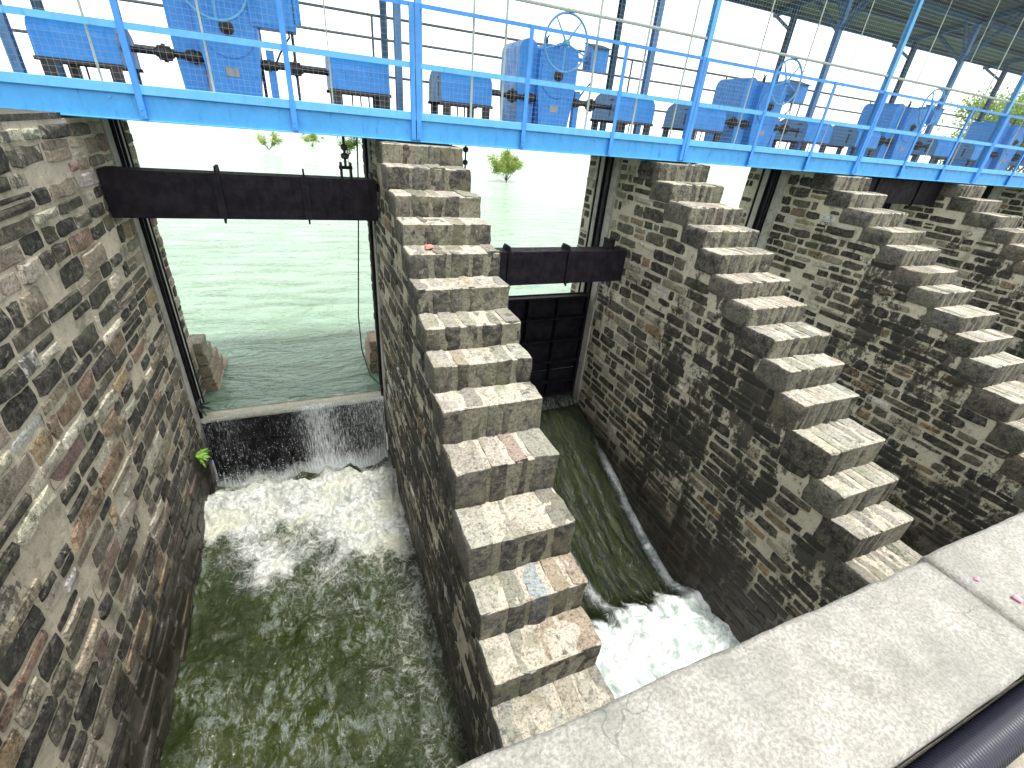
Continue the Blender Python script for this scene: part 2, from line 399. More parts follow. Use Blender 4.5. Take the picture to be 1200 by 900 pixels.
# setting
b = MB().box(-3000, 3000, -400, 9.6, BED - 1, BED); tag(b.build('riverbed', M['bed']), kind='structure')
def grid(x0, x1, y0, y1, nx, ny, fz, ff=None):
    v = []; fo = []
    for j in range(ny + 1):
        for i in range(nx + 1):
            x = x0 + (x1 - x0) * i / nx; y = y0 + (y1 - y0) * j / ny
            v.append((x, y, fz(x, y)))
            if ff: fo.append(ff(x, y))
    f = [(j * (nx + 1) + i, j * (nx + 1) + i + 1, (j + 1) * (nx + 1) + i + 1, (j + 1) * (nx + 1) + i) for j in range(ny) for i in range(nx)]
    return v, f, fo
def sheet(name, mat, g, parent=None):
    me = bpy.data.meshes.new(name); me.from_pydata(g[0], [], g[1])
    if g[2]:
        at = me.attributes.new('foam', 'FLOAT', 'POINT'); at.data.foreach_set('value', g[2])
    me.polygons.foreach_set('use_smooth', [True] * len(me.polygons)); me.materials.append(mat); me.update()
    o = bpy.data.objects.new(name, me); COL.objects.link(o)
    if parent: o.parent = parent
    return o
# lake: a fine rippled sheet near the gates runs out into one to the horizon
def lake_z(x, y):
    near = max(0, min(1, (60 - y) / 40))
    return LAKE + near * (.02 * noise.noise((x * .6, y * 1.2, 0)) + .012 * noise.noise((x * 1.9, y * 3.1, 3)))
lv, lf, _ = grid(-30, 50, GATE_Y + .06, 60, 260, 260, lake_z)
bi = len(lv)
lv += [(-3500, 60, LAKE), (3500, 60, LAKE), (3500, 6000, LAKE), (-3500, 6000, LAKE), (-3500, 9.7, LAKE), (-30, 9.7, LAKE), (-30, 60, LAKE), (50, 9.7, LAKE), (3500, 9.7, LAKE), (50, 60, LAKE)]
lf += [(bi, bi + 1, bi + 2, bi + 3), (bi + 4, bi + 5, bi + 6, bi), (bi + 7, bi + 8, bi + 1, bi + 9)]
tag(sheet('lake', M['lake'], (lv, lf, None)), kind='structure')

def sstep(t, a, b): t = max(0, min(1, (t - a) / (b - a))); return t * t * (3 - 2 * t)
# channel below the weir
def ch1_z(x, y):
    d = GATE_Y - y
    hump = .34 * math.exp(-((d - 1.15) / .55) ** 2) * (1 + .35 * noise.noise((x * 1.3, 7, 0)))
    tur = max(.55, 1.25 - d * .12)
    n = noise.fractal((x * 1.2, y * 1.0, 1.3), 1.0, 2.1, 5) * .17 * tur + noise.turbulence((x * 2.6, y * 2.2, 5.), 4, False) * .14 * tur
    return BASIN1 + hump + n + .004 * y
def ch1_f(x, y):
    d = GATE_Y - y
    edge = d + .9 * noise.noise((x * 1.1, y * .9, 4)) + .35 * noise.noise((x * 3, y * 2.4, 9)) - .25 * (x - .3)
    f = .90 * (1 - sstep(edge, 1.9, 4.3)) + .05
    f = max(f, .62 * (1 - sstep(edge, 3.2, 7.5)) * (.72 + .5 * noise.noise((x * .8, y * .7, 21))))
    f = max(f, .46 + .24 * noise.noise((x * .9, y * .55, 33)) + .05 * x)
    if d < .75: f = min(f, .62 + .25 * noise.noise((x * 2, y * 2, 2)))
    return max(0, min(1, f))
tag(sheet('channel_water', M['flow'], grid(AB_X - .05, PX[0][0] + .05, -2, GATE_Y - .02, 170, 460, ch1_z, ch1_f)), 'churning green water foaming below the low weir', kind='structure')
# chute under the half-open gate
def ch2_z(x, y):
    d = GATE_Y - y
    z = -6.35 - 1.72 * sstep(min(d, 5.4), -.6, 5.4)
    jump = .42 * sstep(4.35 - y, 0, .8) * math.exp(-max(0, 3.5 - y) * .35)
    z += jump + jump * .5 * noise.fractal((x * 2.2, y * 2.2, 9), 1, 2, 4)
    wall = .08 * math.exp(-((PX[1][0] - x) / .2) ** 2)
    cross = .10 * math.exp(-((x - 3.3 - .42 * (9.2 - y) * .5) / .2) ** 2) * sstep(d, .8, 2)
    return z + wall + cross + .035 * sstep(d, .8, 2.6) * noise.fractal((x * 5, y * 1.1, 0), 1, 2, 4)
def ch2_f(x, y):
    d = GATE_Y - y
    f = .06 + .34 * sstep(d, .9, 2.6) + .10 * noise.noise((x * 4, y * .4, 7))
    f += .36 * math.exp(-((PX[1][0] - .10 - x) / .13) ** 2)
    f += .30 * math.exp(-((x - 3.3 - .21 * d) / .16) ** 2) * sstep(d, .9, 2)
    e = y + .45 * noise.noise((x * 2.6, y * .5, 3)) + .3 * noise.noise((x * 8, y, 3))
    f = max(f, 1.0 * (1 - sstep(e, 3.45, 4.5)))
    if d < .35: f = max(f, .55)
    return max(0, min(1, f))
tag(sheet('chute_water', M['chute'], grid(PX[0][1] - .05, PX[1][0] + .05, -2, GATE_Y + .3, 150, 320, ch2_z, ch2_f)), kind='structure')
for i in (1, 2, 3):
    tag(sheet('channel_water', M['flow'], grid(PX[i][1] - .05, PX[i + 1][0] + .05, -2, GATE_Y - .02, 60, 120, lambda x, y: -7.6 + .1 * noise.fractal((x * 1.5, y * 1.5, 1), 1, 2, 4), lambda x, y: .45)), kind='structure')

# ------------------------------------------------------------------ masonry
PAL_A = [((.011, .010, .009), 5.5), ((.035, .029, .023), 3.2), ((.13, .115, .085), 2.4), ((.38, .33, .245), 3), ((.32, .21, .14), 1.1), ((.27, .17, .15), .7), ((.58, .54, .44), 2.2), ((.62, .60, .58), .5), ((.38, .29, .16), .6)]
PAL_B = [((.009, .009, .007), 6), ((.030, .027, .019), 3.6), ((.10, .095, .068), 2.4), ((.30, .27, .195), 2.4), ((.28, .19, .12), .8), ((.50, .48, .385), 1.6), ((.64, .62, .57), .5), ((.31, .21, .10), .4)]
PAL_S = [((.32, .31, .265), 3), ((.27, .265, .225), 3), ((.36, .34, .285), 2), ((.35, .29, .225), .8), ((.21, .21, .175), 1.0)]
def pick(pal, rnd):
    c = rnd.choices([p[0] for p in pal], [p[1] for p in pal])[0]; s = rnd.uniform(.75, 1.25)
    return tuple(min(.8, x * s * rnd.uniform(.95, 1.05)) for x in c)
def one_stone(mb, P, a0, a1, b0, b1, h, rnd, col):
    """irregular block standing h proud of the wall plane; P(a, b, h) -> xyz"""
    L, H = a1 - a0, b1 - b0; r = min(L, H)
    pts = []
    for (t, u) in ((0, .12), (.0, .55), (.03, .97), (.35, 1), (.7, 1), (.97, .96), (1, .5), (.98, .05), (.6, 0), (.25, 0)):
        a = a0 + L * t + rnd.uniform(-.11, .11) * r; bb = b0 + H * u + rnd.uniform(-.085, .085) * r
        pts.append((a, bb))
    ca, cb = (a0 + a1) / 2, (b0 + b1) / 2; n = len(pts); ins = min(.022, r * .16)
    tilt = (rnd.uniform(-.03, .03), rnd.uniform(-.03, .03))
    vs = [P(a, bb, -.015) for a, bb in pts]
    vs += [P(a, bb, h * .35) for a, bb in pts]
    for a, bb in pts:
        d = math.hypot(a - ca, bb - cb) or 1; k = max(0, 1 - ins / d * rnd.uniform(.7, 1.8))
        aa, b2 = ca + (a - ca) * k, cb + (bb - cb) * k
        vs.append(P(aa, b2, h * rnd.uniform(.8, 1.1) + tilt[0] * (aa - ca) + tilt[1] * (b2 - cb)))
    vs.append(P(ca + rnd.uniform(-.2, .2) * L, cb + rnd.uniform(-.1, .1) * H, h * rnd.uniform(.95, 1.5)))
    fs = []
    for rr in (0, 1):
        for i in range(n):
            j = (i + 1) % n; fs.append((rr * n + i, rr * n + j, (rr + 1) * n + j, (rr + 1) * n + i))
    for i in range(n): fs.append((2 * n + i, 2 * n + (i + 1) % n, 3 * n))
    if P.flip: fs = [f[::-1] for f in fs]
    mb.add(vs, fs, col)
def face_map(fn, flip):
    def P(a, b, h): return fn(a, b, h)
    P.flip = flip; return P
def lay_face(thing, P, a0, a1, b0, b1, inside, pal, mat, seed, nparts, rowh=(.15, .25), lens=(.22, .55), gap=(.010, .030), hgt=(.004, .03)):
    rnd = random.Random(seed); st = []
    bb = b0
    while bb < b1 - .06:
        rh = min(rnd.uniform(*rowh), b1 - bb)
        a = a0 + rnd.uniform(0, .2)
        while a < a1 - .06:
            L = min(rnd.uniform(*lens) * (1 if rnd.random() > .2 else .6), a1 - a)
            g = rnd.uniform(*gap); wob = .035 * noise.noise((a * .8, bb * 2, seed))
            cells = [(a + g, a + L - g, bb + g + wob, bb + rh - g + wob)]
            if rh > .19 and rnd.random() < .16:
                mid = bb + rh * rnd.uniform(.4, .6); cells = [(a + g, a + L - g, bb + g + wob, mid - g * .6 + wob), (a + g, a + L - g, mid + g * .6 + wob, bb + rh - g + wob)]
            for c in cells:
                if c[1] - c[0] < .05 or c[3] - c[2] < .04: continue
                if inside(c[0], c[2]) and inside(c[1], c[2]) and inside(c[0], c[3]) and inside(c[1], c[3]):
                    if rnd.random() < .06: continue
                    st.append((c, rnd.uniform(*hgt), pick(pal, rnd), rnd.random()))
            a += L
        bb += rh
    def rank(s):
        c = s[0]; p = P((c[0] + c[1]) / 2, (c[2] + c[3]) / 2, 0); q = proj(p); d = Vector(p).length_squared
        vis = q is not None and -30 < q[0] < 1230 and -30 < q[1] < 930 and not (q[0] > 545 and q[1] > 895 - .45 * (q[0] - 545))
        return (0 if vis else 1, d / ((c[1] - c[0]) * (c[3] - c[2])))
    st.sort(key=rank)
    rest = MB()
    for i, (c, h, col, sd_) in enumerate(st):
        r2 = random.Random(sd_)
        if i < nparts:
            mb = MB(); one_stone(mb, P, *c, h, r2, col); mb.build('stone', mat, thing)
        else: one_stone(rest, P, *c, h, r2, col)
    if rest.v: tag(rest.build('rubble_facing', mat, thing), kind='stuff')

# stair profile: (front edge Y, tread Z), measured down the pier nose
STEPS = [(7.55, -.36), (7.08, -.62), (6.58, -.92), (6.12, -1.20), (5.70, -1.48), (5.28, -1.80), (4.82, -2.12), (4.42, -2.42), (4.02, -2.75), (3.50, -3.20), (2.93, -3.70), (2.52, -4.20), (2.07, -4.62), (1.60, -5.02), (1.15, -5.42), (.7, -5.82), (.25, -6.22), (-.2, -6.62), (-.65, -7.02), (-1.1, -7.42)]
def prof_top(y):
    z = -.36
    for (fy, tz) in STEPS:
        if y < fy: z = None
    for i, (fy, tz) in enumerate(STEPS):
        if y >= fy: return tz
    return -9
STEPS2 = [(7.6, -.36), (7.1, -.66), (6.5, -.96), (6.0, -1.25), (5.57, -1.53), (5.1, -1.86), (4.65, -2.13), (4.12, -2.42), (3.72, -2.74), (3.33, -3.08), (2.75, -3.5), (2.36, -3.92), (1.97, -4.33)] + [(1.55 - .42 * q, -4.75 - .42 * q) for q in range(8)]

def guide(thing, face, sgn):
    """steel gate guide with plastered reveals, let into the side face (sgn: direction the face looks)"""
    f = lambda d: face + sgn * d
    bx = lambda d0, d1: (min(f(d0), f(d1)), max(f(d0), f(d1)))
    MB().bbox(*bx(-.02, .028), 8.86, 9.10, -6.4, -.36, .008).build('plaster_reveal', M['plaster'], thing)
    MB().bbox(*bx(-.02, .024), 9.42, 9.60, -6.4, -.36, .008).build('plaster_reveal', M['plaster'], thing)
    r = MB(); r.box(*bx(-.02, .012), 9.10, 9.42, -6.6, -.36); r.box(*bx(.012, .075), 9.12, 9.15, -6.6, -.36); r.box(*bx(.012, .055), 9.37, 9.40, -6.6, -.36); r.box(*bx(.012, .035), 9.22, 9.28, -6.6, -.36)
    r.build('gate_guide', M['black'], thing)
    MB().box(*bx(-.01, .04), 9.62, 9.66, -5.9, -.36).build('stop_log_angle', M['black'], thing)

# abutment ----------------------------------------------------------
ab = empty('abutment_wall', (AB_X, 5, BED)); ab_inv = Matrix.Translation((-AB_X, -5, -BED))
tag(ab, 'tall pale rubble stone abutment wall beside the low weir and its foaming channel', 'stone wall')
def sub(thing):  # children are built in world coordinates
    class T: pass
    return thing
def fix_parent(thing):
    inv = Matrix.Translation(thing.location).inverted()
    for ch in thing.children: ch.matrix_parent_inverse = inv
MB().box(AB_X - 3, AB_X, -3, PY1, BED, -.36).build('mortar_core', M['mortarA'], ab)
lay_face(ab, face_map(lambda a, b, h: (AB_X + h, a, b), True), 1.2, 8.84, -7.6, -.40, lambda a, b: True, PAL_A, M['stoneA'], 11, 300, rowh=(.14, .27), lens=(.26, .85))
lay_face(ab, face_map(lambda a, b, h: (AB_X + h, a, b), True), 9.68, PY1, -6, -.40, lambda a, b: True, PAL_A, M['stoneA'], 12, 0)
guide(ab, AB_X, 1)
# stepped cutwater block at the lake side
for i in range(5):
    MB().bbox(AB_X - 1.6, AB_X + .24 - .02 * i, PY1 + .02 + .0 * i, PY1 + 1.55 - .26 * i, -5.75 + .28 * i, -5.49 + .28 * i, .02, .02, random.Random(i), (.40 - .02 * i, .30, .22)).build('cutwater_course', M['stoneA'], ab)
MB().box(AB_X - 3, AB_X + .004, -3, 7.60, -.358, -.30, (.05, .045, .035)).build('top_course', M['stoneA'], ab)
fix_parent(ab)

# piers --------------------------------------------------------------
def make_pier(idx, label, nleft, steps):
    x0, x1 = PX[idx]; rnd = random.Random(100 + idx)
    th = empty('masonry_pier', ((x0 + x1) / 2, 5, BED)); tag(th, label, 'stone pier', 'stone piers with stepped noses')
    def top(y):
        for (fy, tz) in steps:
            if y >= fy: return tz
        return -9
    poly = [(PY1, BED), (PY1, -.36)]
    for i, (fy, tz) in enumerate(steps):
        if i == 0: poly.append((fy + .12, -.36))
        z = tz - .10
        poly.append((fy + .12, z)) if i else None
        if i + 1 < len(steps): pass
        nz = steps[i + 1][1] - .10 if i + 1 < len(steps) else BED
        poly.append((fy + .12, nz))
    poly2 = []
    for p in poly:
        if not poly2 or (abs(poly2[-1][0] - p[0]) + abs(poly2[-1][1] - p[1])) > 1e-4: poly2.append(p)
    MB().prism(poly2[::-1], 'x', x0, x1).build('mortar_core', M['mortarB'], th)
    for i, (fy, tz) in enumerate(steps):
        yb = (steps[i - 1][0] + .10) if i else fy + .6
        zb = steps[i + 1][1] - .06 if i + 1 < len(steps) else tz - .5
        ov = .018; sx0, sx1 = x0 - ov, x1 + ov * .8
        skew = rnd.uniform(-.02, .02)
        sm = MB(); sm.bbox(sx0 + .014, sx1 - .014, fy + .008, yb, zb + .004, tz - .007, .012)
        sm.c = [(.18, .175, .13) for kf in range(len(sm.f))]  # riser and end mortar dark: algae stain, with shade painted in as well
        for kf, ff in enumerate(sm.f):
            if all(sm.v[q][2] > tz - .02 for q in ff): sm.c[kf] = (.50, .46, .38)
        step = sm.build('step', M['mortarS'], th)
        n = rnd.choice([4, 5, 5, 6]) if idx == 0 else rnd.choice([5, 6, 6, 7]); ws = [rnd.uniform(.7, 1.3) for _ in range(n)]; tot = sum(ws); x = sx0
        for j, wj in enumerate(ws):
            L = (sx1 - sx0) * wj / tot; g = rnd.uniform(.008, .032)
            mb = MB(); c = pick(PAL_S, rnd)
            if i < 5 and rnd.random() < .5: c = tuple(q * .75 for q in c)
            if idx == 0 and i in (11, 12) and j >= n - 2: c = (.31, .25, .185)
            if idx == 0 and i == 11 and j == n - 3: c = (.30, .34, .355)
            dk = rnd.uniform(.06, .30); cf = tuple(q * dk for q in c); ck = rnd.uniform(.10, .45); cs = tuple(q * ck for q in c)  # riser and end faces darker than tread: weathering plus shade put into the colour
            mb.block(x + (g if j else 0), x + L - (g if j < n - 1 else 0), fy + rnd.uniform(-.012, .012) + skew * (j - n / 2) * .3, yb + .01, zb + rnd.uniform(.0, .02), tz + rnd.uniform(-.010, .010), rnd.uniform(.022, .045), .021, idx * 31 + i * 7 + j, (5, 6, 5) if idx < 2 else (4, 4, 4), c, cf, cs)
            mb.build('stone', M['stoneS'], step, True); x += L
    ins = lambda a, b: b < top(a) - .30 if a < 7.5 else b < -.40
    lay_face(th, face_map(lambda a, b, h: (x0 - h, a, b), False), .2 if idx else 1.0, 8.84, -8.2, -.40, ins, PAL_B, M['stoneB'], 40 + idx, nleft, rowh=(.15, .25), lens=(.24, .72), gap=(.012, .034), hgt=(.004, .028))
    lay_face(th, face_map(lambda a, b, h: (x0 - h, a, b), False), 9.68, PY1, -6, -.40, lambda a, b: True, PAL_A, M['stoneB'], 60 + idx, 0)
    lay_face(th, face_map(lambda a, b, h: (x1 + h, a, b), True), .2, 8.84, -8.0, -.40, ins, PAL_B, M['stoneB'], 80 + idx, 0)
    guide(th, x0, -1); guide(th, x1, 1)
    for i in range(4):
        MB().bbox(x0 - .2 + .02 * i, x1 + .2, PY1 + .02, PY1 + 1.5 - .28 * i, -5.75 + .28 * i, -5.49 + .28 * i, .02, .02, rnd, (.38, .29, .22)).build('cutwater_course', M['stoneA'], th)
    fix_parent(th)
    for ch in th.children:
        pass
    return th
make_pier(0, 'stone pier with stepped nose between the foaming weir channel and the green chute', 260, STEPS)
make_pier(1, 'stone pier with stepped nose walling the far side of the green water chute', 300, STEPS2)
make_pier(2, 'dark mossy stepped stone pier, next along after the one beside the chute', 300, STEPS2)
make_pier(3, 'stepped stone pier second after the one beside the chute, its top steps under the walkway', 120, STEPS2)
make_pier(4, 'stone pier at the far end of the row, just a corner of it showing', 10, STEPS2)

# ------------------------------------------------------------------ parapet of the bridge
PZ = -1.3
pr = empty('bridge_parapet', (0, .26, PZ - .6)); tag(pr, 'rough grey concrete parapet wall with two coping slabs, overlooking the stepped piers', 'parapet wall')
MB().box(-6, 9, .09, .43, PZ - 1.2, PZ - .13).build('parapet_body', M['concrete'], pr)
def slab(x0, x1, y0, y1, z):
    mb = MB(); n = int((x1 - x0) / .05); rnd = random.Random(int(x0 * 10))
    rows = []
    prof = [(y0, z - .13), (y0, z - .012), (y0 + .012, z), (y0 + .1, z), ((y0 + y1) / 2, z), (y1 - .1, z), (y1 - .02, z - .002), (y1 - .004, z - .014), (y1, z - .13)]
    vs = []
    for i in range(n + 1):
        x = x0 + (x1 - x0) * i / n
        e = .010 * noise.noise((x * 3, 1, 0)) + .006 * noise.noise((x * 11, 1, 0)); e2 = .004 * noise.noise((x * 5, 5, 0))
        for k, (y, zz) in enumerate(prof):
            vs.append((x, y + (e if k > 5 else e2 if k < 3 else 0), zz + (.003 * noise.noise((x * 4, y * 4, 2)) if 1 < k < 7 else 0)))
    m_ = len(prof)
    fs = [(i * m_ + k, i * m_ + (k + 1) % m_, (i + 1) * m_ + (k + 1) % m_, (i + 1) * m_ + k) for i in range(n) for k in range(m_)]
    fs += [list(range(m_))[::-1], list(range(n * m_, n * m_ + m_))]
    fs = [f[::-1] for f in fs]
    mb.add(vs, fs); return mb.build('coping_slab', M['concrete'], pr, True)
JX = onZ(1083, 655, PZ).x
slab(-6, JX - .004, .072, .452, PZ); slab(JX + .004, 9, .075, .462, PZ + .013)
fix_parent(pr)
rd = MB().box(-200, 200, -7, .088, PZ - .75, PZ - .16); tag(rd.build('road', M['road']), kind='structure')
hose = MB(); pts = []; rr = []
hx = .6
hp = MB(); pl = []; rl = []
x = .45
while x < 3.4:
    y = .014 - .004 * math.sin(x * 1.7); z = PZ - .16 + .058
    pl += [(x, y, z), (x + .004, y, z), (x + .006, y, z), (x + .010, y, z)]; rl += [.053, .053, .047, .047]; x += .012
hp.tube(pl, rl, 16)
tag(hp.build('corrugated_hose', M['hose'], None, True), 'black corrugated plastic pipe lying along the inner foot of the parapet', 'hose')
def pebble(u, v, r, lab):
    p = onZ(u, v, PZ + .015); mb = MB(); rnd = random.Random(u)
    mb.bbox(-r, r, -r * .8, r * .8, -.001, r * 1.0, r * .35, r * .2, rnd)
    o = mb.build('pebble', M['pink'], None); o.location = p; o.rotation_euler.z = rnd.uniform(0, 3); tag(o, lab, 'pebble', 'pink pebbles on the parapet')
pebble(1144, 679, .010, 'smaller pink chip of stone on the parapet coping, closer to the channel side'); pebble(1191, 703, .013, 'larger pink chip of stone on the parapet coping, closer to the road side')

# ------------------------------------------------------------------ gates, counterweights, ropes
def counterweight(x0, x1, y, z0, z1, ribs, label, lugs):
    t = empty('counterweight_beam', ((x0 + x1) / 2, y, z0)); tag(t, label, 'steel beam', 'counterweight beams across the bays')
    MB().bbox(x0, x1, y - .16, y + .2, z0, z1, .01).build('box_girder', M['black'], t)
    for rx in ribs:
        mb = MB(); mb.prism([(y - .165, z0 - .06), (y - .165, z1 + .01), (y - .10, z1 + .09), (y + .16, z1 + .09), (y + .22, z1 + .01), (y + .22, z0 - .02), (y - .08, z0 - .02)], 'x', rx - .014, rx + .014)
        mb.prism([(rx - .05, z0 + .01), (rx + .05, z0 + .01), (rx + .05, z1 - .01), (rx - .05, z1 - .01)], 'y', y - .20, y - .163)
        mb.build('rib', M['black'], t)
    for lx in lugs:
        mb = MB()
        for s in (-1, 1): mb.box(lx + s * .07 - .015, lx + s * .07 + .015, y - .08, y + .1, z1 - .005, z1 + .22)
        mb.tube([(lx - .1, y + .01, z1 + .15), (lx + .1, y + .01, z1 + .15)], .025, 8)
        mb.build('lifting_lug', M['black'], t)
    fix_parent(t); return t
CW_Y = 8.18
counterweight(AB_X + .03, PX[0][0] - .05, CW_Y, -1.54, -.93, (-1.14, .0, .99), 'black steel counterweight beam hanging high across the weir bay', (.62,))
counterweight(PX[0][1] + .05, PX[1][0] - .03, CW_Y, -2.74, -2.08, (3.45, 4.75), 'black steel counterweight beam hung lower, above the half-open gate', (5.75,))
counterweight(PX[2][1] + .05, PX[3][0] - .03, CW_Y, -.95, -.36, (13.4, 15.2), 'black steel counterweight beam tucked high under the walkway past the mossy pier', ())
# low weir leaf
t = empty('weir_gate', (-.7, GATE_Y, -7.4)); tag(t, 'black steel weir leaf with water spilling over its pale rim', 'sluice gate', 'sluice gates')
mb = MB(); mb.box(AB_X + .02, PX[0][0] - .02, GATE_Y - .06, GATE_Y + .02, -7.7, -5.60); mb.build('skin_plate', M['black'], t)
for i, z in enumerate((-6.9, -6.3)): MB().box(AB_X + .03, PX[0][0] - .03, GATE_Y - .13, GATE_Y - .058, z - .03, z + .03).build('stiffener', M['black'], t)
rim = MB(); nseg = 60; vs = []
for i in range(nseg + 1):
    x = AB_X + .02 + (PX[0][0] - AB_X - .04) * i / nseg; e = .012 * noise.noise((x * 4, 0, 0))
    for (yy, zz) in ((GATE_Y - .11, -5.66), (GATE_Y - .10, -5.575), (GATE_Y - .03, -5.535), (GATE_Y + .10, -5.50), (GATE_Y + .16, -5.52), (GATE_Y + .16, -5.66)): vs.append((x, yy + e * .5, zz + e))
rim.add(vs, [(i * 6 + k, (i + 1) * 6 + k, (i + 1) * 6 + (k + 1) % 6, i * 6 + (k + 1) % 6) for i in range(nseg) for k in range(6)] + [(0, 1, 2, 3, 4, 5), tuple(range(nseg * 6, nseg * 6 + 6))[::-1]])
rim.build('rim', M['rim'], t, True); fix_parent(t)
# half-open gate
t = empty('sluice_gate', (4.2, GATE_Y, -6.3)); tag(t, 'black ribbed steel sluice gate raised above the green chute', 'sluice gate', 'sluice gates')
MB().box(PX[0][1] + .03, PX[1][0] - .03, GATE_Y + .08, GATE_Y + .12, -6.30, -3.42).build('skin_plate', M['black'], t)
for z in (-3.46, -4.0, -4.6, -5.2, -5.8, -6.22):
    MB().bbox(PX[0][1] + .03, PX[1][0] - .03, GATE_Y - .10, GATE_Y + .083, z - .02, z + .02, .004).build('girder', M['black'], t)
for x in (2.9, 3.7, 4.5, 5.3):
    MB().box(x - .012, x + .012, GATE_Y - .08, GATE_Y + .081, -6.2, -3.48).build('rib', M['black'], t)
fix_parent(t)

# falling water over the weir: a thin curved veil
def fall_pt(i, j, nx, ny, lay):
    x = AB_X + .05 + (PX[0][0] - AB_X - .1) * i / nx; s = j / ny
    z = -5.53 - 1.72 * s
    return x, GATE_Y - .12 - .05 * lay - (.24 + .06 * noise.noise((x * 1.7, lay, 0))) * math.sqrt(s) + .02 * noise.noise((x * 9, s * 3, lay)), z
for lay in range(2):
    nx, ny = 140, 34; v = []; fo = []
    for j in range(ny + 1):
        for i in range(nx + 1):
            x, y, z = fall_pt(i, j, nx, ny, lay); v.append((x, y, z))
            s = j / ny; mid = math.exp(-((x + .25) / .38) ** 2)
            f = .44 - .13 * sstep(-x, .4, 1.9) + .20 * mid + .34 * sstep(s, .66, 1.0) + .14 * sstep(.06 - s, 0, .06) + .1 * noise.noise((x * 1.2, s, 8)) + .12 * sstep(x, .2, 1.0) * (1 - s)
            fo.append(max(0, min(1, f)))
    f = [(j * (nx + 1) + i, j * (nx + 1) + i + 1, (j + 1) * (nx + 1) + i + 1, (j + 1) * (nx + 1) + i) for j in range(ny) for i in range(nx)]
    if lay == 0:
        fl = sheet('waterfall', M['fall'], (v, f, fo)); tag(fl, 'thin veil of white water falling over the weir rim', 'waterfall', kind='stuff')
    else: sheet('water_veil', M['fall'], (v, f, fo), fl)
# flung droplets
rnd = random.Random(5); mb = MB(); mc = MB()
OCT = [(1, 0, 0), (-1, 0, 0), (0, 1, 0), (0, -1, 0), (0, 0, 2.4), (0, 0, -2.4)]; OF = [(0, 2, 4), (2, 1, 4), (1, 3, 4), (3, 0, 4), (2, 0, 5), (1, 2, 5), (3, 1, 5), (0, 3, 5)]
def drop(m_, p, r): m_.add([(p[0] + a * r, p[1] + b_ * r, p[2] + c * r) for a, b_, c in OCT], OF)
for _ in range(500):
    x = rnd.uniform(AB_X + .08, PX[0][0] - .06); s = rnd.random() ** .7
    y = GATE_Y - .2 - .3 * math.sqrt(s) - rnd.random() ** 2 * .5 * s; z = -5.6 - 1.6 * s
    drop(mb, (x, y, z), rnd.uniform(.003, .007) * (.5 + .7 * s))
tag(mb.build('weir_spray', M['drop']), 'fine droplets flung off the falling water under the weir', 'spray', kind='stuff')
for _ in range(500):
    y = rnd.gauss(3.1, .4); x = rnd.uniform(2.9, PX[1][0] - .05); 
    drop(mc, (x, y, ch2_z(x, y) + abs(rnd.gauss(0, .12))), rnd.uniform(.002, .006))
tag(mc.build('chute_spray', M['drop']), 'white droplets thrown up where the chute plunges', 'spray', kind='stuff')

# ropes and cables
def rope(pts, r, label, name='hoist_rope', knots=()):
    mb = MB(); mb.tube(pts, r, 6)
    for z, rr in knots:
        p = pts[0]; mb.tube([(p[0], p[1], z - .04), (p[0], p[1], z - .02), (p[0], p[1], z + .02), (p[0], p[1], z + .04)], [rr * .6, rr, rr, rr * .6], 8)
    tag(mb.build(name, M['rope']), label, 'rope', 'ropes and rods hung from the hoists')
rope([(.62, CW_Y + .01, .0), (.62, CW_Y + .01, -.79)], .022, 'dark suspension rod with clamps holding the high counterweight beam', 'suspension_rod', ((-.5, .05), (-.62, .06)))
pc = [onY(418, 150, 8.9), onY(420, 220, 8.9), onY(420, 300, 8.9), onY(420, 370, 8.95), onY(424, 410, 9.0), onY(434, 440, 9.05), onY(450, 455, 9.08)]
rope(pc, .013, 'black cable hanging down past the counterweight beam and curling to the pier at the weir', 'hanging_cable')
kx = onY(452, 456, 9.08); mb = MB(); rn = random.Random(2)
for a in range(9):
    d = Vector((rn.uniform(-1, .3), rn.uniform(-.6, .6), rn.uniform(-.5, .5))).normalized() * .16; mb.tube([kx, kx + d * .5 + Vector((0, 0, .03)), kx + d], [.016, .012, .006], 5)
tag(mb.build('rope_tangle', M['rope']), 'black frayed rope end tangled at the pier beside the weir rim', 'rope')
kx = onY(232, 478, 9.08); mb = MB()
for a in range(9):
    d = Vector((rn.uniform(-.2, 1), rn.uniform(-.6, .4), rn.uniform(-.6, .6))).normalized() * .22; mb.tube([kx, kx + d * .5 + Vector((0, 0, .03)), kx + d], [.03, .02, .008], 5)
tag(mb.build('rope_tangle', M['rope']), 'black rope end knotted at the foot of the abutment gate guide', 'rope')
rope([(2.62, 8.4, 0), (2.62, 8.4, -2.08)], .014, 'dark rope running down beside the stepped pier to the lower counterweight beam', 'hoist_rope', ((-.42, .05), (-.62, .045)))
rope([(2.45, 8.7, 0), (2.45, 8.7, -3.42)], .012, 'thin dark rope behind the pier steps down to the raised gate')
sx = onY(345, 468, 9.15); mb = MB(); mb.tube([sx + Vector((-.1, 0, .02)), sx + Vector((0, 0, .07)), sx + Vector((.1, .02, .05)), sx + Vector((.14, .02, .02))], [.008, .008, .006, .004], 5)
tag(mb.build('twig', M['bark']), 'small bent dark twig caught on the weir rim', 'twig')

